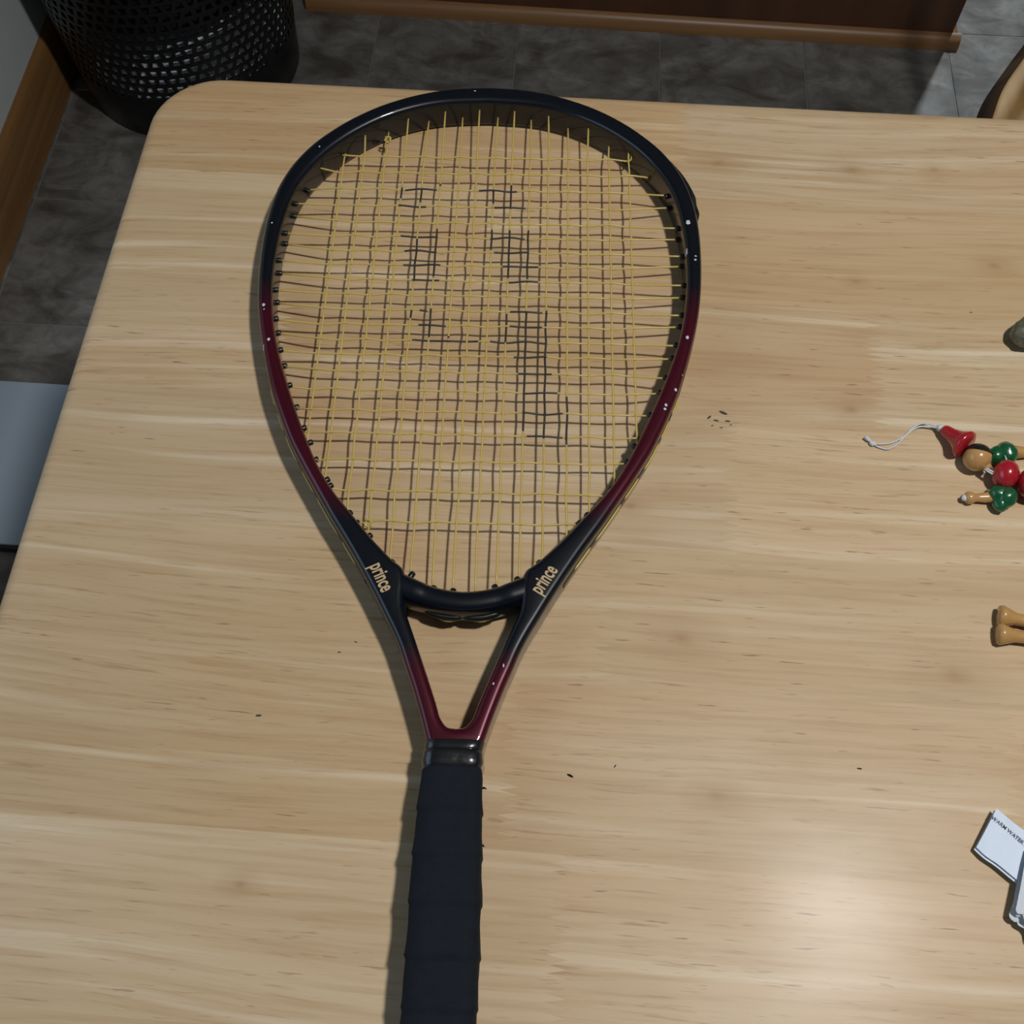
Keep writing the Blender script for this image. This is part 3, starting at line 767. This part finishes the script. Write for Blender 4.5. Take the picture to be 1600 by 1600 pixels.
# handle: wrapped grip, rubber collar, taped neck, butt cap
HX = -0.0010
def oct_ring(y, hw, hz, cz, rough=0.0, seed=0, n=32):
    out = []
    for k in range(n):
        a = 2 * math.pi * (k + .5) / n
        c, s = math.cos(a), math.sin(a)
        r = 1.0 / (abs(c) ** 5.0 + abs(s) ** 5.0) ** (1 / 5.0); r = min(r, 1.26)
        q = Vector((HX + c * r * hw, y, cz + s * r * hz))
        k2 = 1 + rough * noise.noise(Vector((c * 1.5, s * 1.5, y * 90 + seed)))
        out.append(Vector((HX + (q.x - HX) * k2, y, cz + (q.z - cz) * k2)))
    return out
def loft(rings):
    n = len(rings[0]); V = [v for r in rings for v in r]; Fc = []
    for i in range(len(rings) - 1):
        for k in range(n): Fc.append((i * n + k, i * n + (k + 1) % n, (i + 1) * n + (k + 1) % n, (i + 1) * n + k))
    Fc += [tuple(range(n - 1, -1, -1)), tuple((len(rings) - 1) * n + k for k in range(n))]
    return V, Fc
rings = []
NG = 90; gy0, gy1 = -.0135, -.186
for k in range(NG + 1):
    t = k / NG; y = gy0 + (gy1 - gy0) * t
    hw = .0160 + .0016 * min(1, t / .35) + 0.0006 * t; hz = .0134 + .0016 * min(1, t / .4)
    ph = (t * 7.3) % 1.0; step = 0.00085 * (ph ** 3)          # overlapping wraps
    if k == 0: hw -= .0022; hz -= .002
    if k == 1: hw -= .0005
    rings.append(oct_ring(y, hw + step, hz + step, hz + step + .0012, 0.035, 3))
V, Fc = loft(rings); mesh_obj('grip', V, Fc, M_GRIP, rk, True)
rings = [oct_ring(y, hw, hz, .0146, .06, 9) for y, hw, hz in ((-.0060, .0150, .0130), (-.0068, .0158, .0134), (-.0078, .0163, .0137), (-.0095, .0163, .0138), (-.011, .0166, .0139), (-.0125, .0168, .0140), (-.014, .0162, .0138), (-.018, .0150, .0130))]
V, Fc = loft(rings); mesh_obj('rubber_collar', V, Fc, M_COLLAR, rk, True)
rings = [oct_ring(y, hw, hz, .0132, .03, 5) for y, hw, hz in ((-.0008, .0164, .0128), (-.0012, .0165, .0131), (-.0040, .0160, .0131), (-.008, .0156, .0130))]
V, Fc = loft(rings)
V = [Vector((v.x - HX * max(0, min(1, (v.y + .008) / .0115)), v.y, v.z)) for v in V]
mesh_obj('neck_tape', V, Fc, M_COLLAR, rk, True)
rings = [oct_ring(y, hw, hz, .0162) if False else oct_ring(y, hw, hz, .0160) for y, hw, hz in ((-.185, .0176, .0150), (-.187, .0192, .0158), (-.198, .0192, .0158), (-.201, .0178, .0148))]
V, Fc = loft(rings); mesh_obj('butt_cap', V, Fc, M_BLACKP, rk, True, 50)
for px, py, L in ((754, 1232, .0022), (753, 1322, .0014), (752, 1272, .0009)):        # frayed bits of the wrap
    c = loc_px(px, py, .012)
    V, Fc = tube([c + Vector((-.0012, 0, 0)), c + Vector((L * .5, .0003, .0002)), c + Vector((L, -.0005, .0006))], [.0008, .0006, .0002], 5)
    mesh_obj('frayed_tape', V, Fc, M_GRIP, rk)

# ------------------------------------------------------------------ wooden bead doll (plain, faceless)
D0 = P(1560, 745, 0); doll = empty('wooden_bead_doll', (D0.x, D0.y, TZ))
tag(doll, 'jointed wooden bead doll with red cap, red body and green sleeves', 'toy')
DI = Matrix.Translation((-D0.x, -D0.y, -TZ))
def dp(px, py, z): return DI @ P(px, py, z)
def turned(name, a, c, prof, mat, sides=20):
    V, Fc = lathe_axis(a, c, prof, sides); return mesh_obj(name, V, Fc, mat, doll)
def sph(n=10, r=1.0): return [(0.5 - 0.5 * math.cos(math.pi * k / n), r * math.sin(math.pi * k / n)) for k in range(n + 1)]
hr = .0088
turned('head', dp(1513, 700, .0090), dp(1541, 731, .0088), [(t, v * hr) for t, v in sph(14)], M_DOLLWOOD, 28)
# dark band painted on the crown, a shell just proud of the head
hc = (dp(1513, 700, .0090) + dp(1541, 731, .0088)) / 2
band_dir = (dp(1532, 696, .012) - hc).normalized()
b = blob((0, 0, 0), 1.0, sub=4)
bmesh.ops.bisect_plane(b, geom=b.verts[:] + b.edges[:] + b.faces[:], plane_co=(0, 0, 0.42), plane_no=(0, 0, -1), clear_outer=True)
rotm = Vector((0, 0, 1)).rotation_difference(band_dir).to_matrix()
hl = (dp(1541, 731, .0088) - dp(1513, 700, .0090)).length / 2
for v in b.verts: v.co = hc + rotm @ v.co * (hr * 1.035)
bm_obj('painted_band', b, M_DARK, doll)
turned('cap', dp(1473, 670, .0050), dp(1511, 697, .0098), [(0, 0), (.02, .0030), (.12, .0038), (.35, .0044), (.58, .0058), (.75, .0078), (.86, .0093), (.94, .0092), (.985, .0078), (1.0, .0)], M_RED, 26)
turned('neck', dp(1536, 725, .0080), dp(1546, 733, .0085), [(0, .0034), (.6, .0032), (1, .0024)], M_DOLLWOOD, 14)
turned('body_bead', dp(1551, 735, .0095), dp(1591, 748, .0095), [(t, v * .0094) for t, v in sph(12)], M_RED, 26)
turned('body_bead', dp(1590, 748, .0105), dp(1640, 764, .0100), [(t, v * .0104) for t, v in sph(12)], M_RED, 26)
def lumps(name, spots, mat):
    parts = []
    for (px, py, z, r, s) in spots:
        b = blob(dp(px, py, z), r, (1.15, 1, .95), 3, .12, 2.2, s, s); me = bpy.data.meshes.new('t'); b.to_mesh(me); b.free()
        parts.append(([v.co.copy() for v in me.vertices], [tuple(p.vertices) for p in me.polygons])); bpy.data.meshes.remove(me)
    V, Fc = merge(*parts); return mesh_obj(name, V, Fc, mat, doll)
lumps('sleeve_bead', ((1557, 711, .0062, .0056, 1), (1573, 707, .0066, .0063, 2)), M_GREEN)
lumps('sleeve_bead', ((1561, 772, .0062, .0058, 3), (1573, 777, .0068, .0062, 4), (1562, 787, .0052, .0048, 5)), M_GREEN)
arm = [(0, .0024), (.06, .0030), (.3, .0027), (.55, .0025), (.7, .0022), (.78, .0030), (.88, .0036), (.96, .0028), (1, .0006)]
turned('arm', dp(1552, 777, .0040), dp(1506, 778, .0038), [(0, .0030), (.03, .0036), (.25, .0033), (.5, .0027), (.62, .0026), (.72, .0037), (.86, .0040), (.95, .0030), (1, .0008)], M_DOLLWOOD)
bm_obj('worn_tip', blob(dp(1507, 778, .0042), .0020, (1, 1.1, .9), 2, .15, 3), M_CHIP, doll)
turned('arm', dp(1580, 706, .0048), dp(1634, 708, .0040), [(0, .0038), (.1, .0042), (.4, .0034), (.6, .0028), (.72, .0038), (.88, .0040), (1, .0008)], M_DOLLWOOD)
# legs curl round below: shin, knee cord, thigh
for a, c, k, z in (((1559, 961), (1650, 981), (1690, 930), .0050), ((1557, 990), (1652, 1003), (1720, 950), .0050)):
    turned('shin', dp(*a, z), dp(*c, z), [(0, .0010), (.012, .0058), (.07, .0064), (.16, .0054), (.30, .0038), (.42, .0036), (.75, .0038), (.94, .0042), (1, .0020)], M_DOLLWOOD, 22)
    th = (1662 + (k[0] - 1690) * .8, 800)
    turned('thigh', dp(*k, z), dp(*th, z), [(0, .002), (.05, .0042), (.5, .0046), (.95, .0042), (1, .002)], M_DOLLWOOD)
    V, Fc = tube(smooth_path([dp(c[0] - 4, c[1], z), dp(k[0] - 8, c[1] - 12, z + .001), dp(k[0], k[1] + 4, z), dp(*k, z)], 5), .0006, 6); mesh_obj('cord', V, Fc, M_CORD, doll)
    V, Fc = tube([dp(*th, z), dp(1636, 770, .010)], .0006, 6); mesh_obj('cord', V, Fc, M_CORD, doll)
for pa, pb in (((1540, 731, .0100), (1553, 738, .0105)), ((1538, 733, .0095), (1551, 741, .0100)), ((1570, 712, .0110), (1574, 722, .0140)), ((1548, 776, .0062), (1558, 773, .0085))):
    V, Fc = tube([dp(*pa), dp(*pb)], .0006, 6); mesh_obj('cord', V, Fc, M_CORD, doll)
l1 = [(1364, 693, .0012), (1376, 694, .0009), (1392, 692, .0009), (1411, 683, .0010), (1427, 668, .0014), (1442, 661.5, .0022), (1457, 664, .0032), (1473, 669, .0046)]
l2 = [(1364, 694, .0012), (1374, 699, .0009), (1388, 701.5, .0009), (1404, 692, .0010), (1420, 676, .0012), (1436, 667, .0020), (1456, 667, .0030), (1473, 671, .0042)]
for L in (l1, l2):
    V, Fc = tube(smooth_path([dp(*q) for q in L], 6), .00058, 6); mesh_obj('hanging_loop', V, Fc, M_CORD, doll)
bm_obj('cord_knot', blob(dp(1364, 693, .0014), .0018, (1.3, 1, .8), 3, .3, 3), M_CORD, doll)
bm_obj('cord_knot', blob(dp(1470, 669, .0042), .0022, (1.2, 1.1, 1), 3, .3, 3), M_CORD, doll)
V, Fc = tube([dp(1363, 692, .0014), dp(1357, 687, .0018), dp(1352, 682, .0024)], [.0009, .0013, .0016], 8); mesh_obj('cord_tassel', V, Fc, M_CORD, doll)

# ------------------------------------------------------------------ mottled stone
c = P(1606, 530, 0)
b = bmesh.new(); bmesh.ops.create_icosphere(b, subdivisions=5, radius=1.0)
for v in b.verts:
    d = v.co.normalized(); k = 1 + .10 * noise.noise(d * 2.3) + .07 * abs(noise.noise(d * 6)) 
    p = Vector((d.x * .0155, d.y * .0110, d.z * .0095)) * k; p.rotate(Matrix.Rotation(math.radians(28), 3, 'Z'))
    v.co = p
lowz = min(v.co.z for v in b.verts)
for v in b.verts: v.co += Vector((c.x, c.y, TZ - lowz - 0.0003))
tag(bm_obj('mottled_stone', b, M_STONE), 'small rounded grey-green mottled stone lying on the wooden table', 'stone')

# ------------------------------------------------------------------ folded white cloth with care label
CO = P(1620, 1400, 0); cloth = empty('folded_cloth', (CO.x, CO.y, TZ))
tag(cloth, 'folded white cloth with a printed care label on the table', 'cloth')
CI = Matrix.Translation((-CO.x, -CO.y, -TZ))
def cp(px, py, z): return CI @ P(px, py, z)
def fold(name, edge, depth, z0, h, mat, seed):
    """a soft fold: left boundary given by pixels, body running to the right"""
    pts = smooth_path([cp(px, py, z0) for px, py in edge], 6); V = []; cols = 14
    for r in pts:
        for k in range(cols + 1):
            t = k / cols; prof_ = math.sin(min(1, t * 5) * math.pi / 2)
            wob = noise.noise(Vector((r.x * 60 + t * 2, r.y * 60, seed)))
            V.append(Vector((r.x + depth * t + .0012 * wob, r.y - .003 * t, z0 + h * prof_ * (1 + .25 * wob))))
    n = len(pts); top = len(V)
    V += [Vector((v.x + (.0008 if i % (cols + 1) == 0 else 0), v.y, z0 + .0002)) for i, v in enumerate(V[:top])]
    Fc = []
    C1 = cols + 1
    for i in range(n - 1):
        for k in range(cols):
            a = i * C1 + k; Fc.append((a, a + C1, a + C1 + 1, a + 1)); Fc.append((top + a, top + a + 1, top + a + C1 + 1, top + a + C1))
    for i in range(n - 1):
        a = i * C1; Fc.append((a, top + a, top + a + C1, a + C1)); a += cols; Fc.append((a, a + C1, top + a + C1, top + a))
    for k in range(cols):
        a = k; Fc.append((a, a + 1, top + a + 1, top + a)); a = (n - 1) * C1 + k; Fc.append((a, top + a, top + a + 1, a + 1))
    o = mesh_obj(name, V, Fc, mat, cloth, True, 60)
    return o
edge0 = [(1599, 1330), (1591, 1365), (1586, 1395), (1580, 1418), (1578, 1428), (1583, 1436), (1588, 1437), (1592, 1445), (1601, 1451), (1607, 1462)]
for k, (dx, dy, h) in enumerate(((0, 0, .0030), (3.0, -2, .0026), (1.2, 3, .0026), (5.5, -4, .0024), (8.5, -7, .0022))):
    e_ = [(x + dx + 1.2 * math.sin(i * 2.1 + k * 1.7), y + dy * (0.3 if i < 3 else 1.0) + 1.5 * math.sin(i * 1.3 + k)) for i, (x, y) in enumerate(edge0)]
    fold('cloth_layer', e_, .058 - .0006 * k, .0003 + .0026 * k, h, M_CLOTH, 1 + 3 * k)
fold('green_lining', [(1596, 1466), (1597, 1472), (1601, 1478), (1612, 1482)], .040, .0003, .0045, M_FELT, 8)
# care label: folded satin strip standing slightly off the table
ZT = .0060
top_e = smooth_path([cp(1557, 1263, ZT), cp(1570, 1274, ZT + .0005), cp(1586, 1287, ZT), cp(1604, 1300, ZT - .0003), cp(1640, 1322, ZT - .0005)], 6)
bot_e = smooth_path([cp(1525.5, 1324, ZT - .0008), cp(1541, 1338, ZT), cp(1560, 1351, ZT), cp(1587, 1373, ZT), cp(1622, 1398, ZT)], 6)
NL = len(top_e); V = []
for lay, dz_ in ((0, 0.0), (1, -.00035)):
    for a, c in zip(top_e, bot_e):
        for k in range(7): V.append(a.lerp(c, k / 6) + Vector((0, 0, dz_ + .0006 * math.sin(math.pi * k / 6))))
Fc = []
for i in range(NL - 1):
    for k in range(6):
        a = i * 7 + k; Fc.append((a, a + 1, a + 8, a + 7)); q = NL * 7 + a; Fc.append((q, q + 7, q + 8, q + 1))
T = NL * 7
for i in range(NL - 1):
    for k in (0, 6): a = i * 7 + k; Fc.append((a, a + 7, T + a + 7, T + a) if k == 0 else (a, T + a, T + a + 7, a + 7))
for k in range(6): Fc.append((k, T + k, T + k + 1, k + 1)); a = (NL - 1) * 7 + k; Fc.append((a, a + 1, T + a + 1, T + a))
lab = mesh_obj('care_label', V, Fc, M_LABEL, cloth, True, 50)
V2 = [v - Vector((0.0007, .0009, .0016)) for v in V]
mesh_obj('care_label', V2, Fc, M_LABEL, cloth, True, 50)
a, c = cp(1550, 1278, ZT), cp(1604, 1323, ZT)
ang = math.atan2(c.y - a.y, c.x - a.x); mid = (a + c) / 2
mt = Matrix.Translation((mid.x, mid.y, ZT + .00105)) @ Matrix.Rotation(ang, 4, 'Z')
text_mesh('WARM WATER A', 0.0029, 0.98, 0.00004, 0.00003, 'care_text', M_PRINT, lab, mt)
print('tiles', tiles, 'staves', ti)
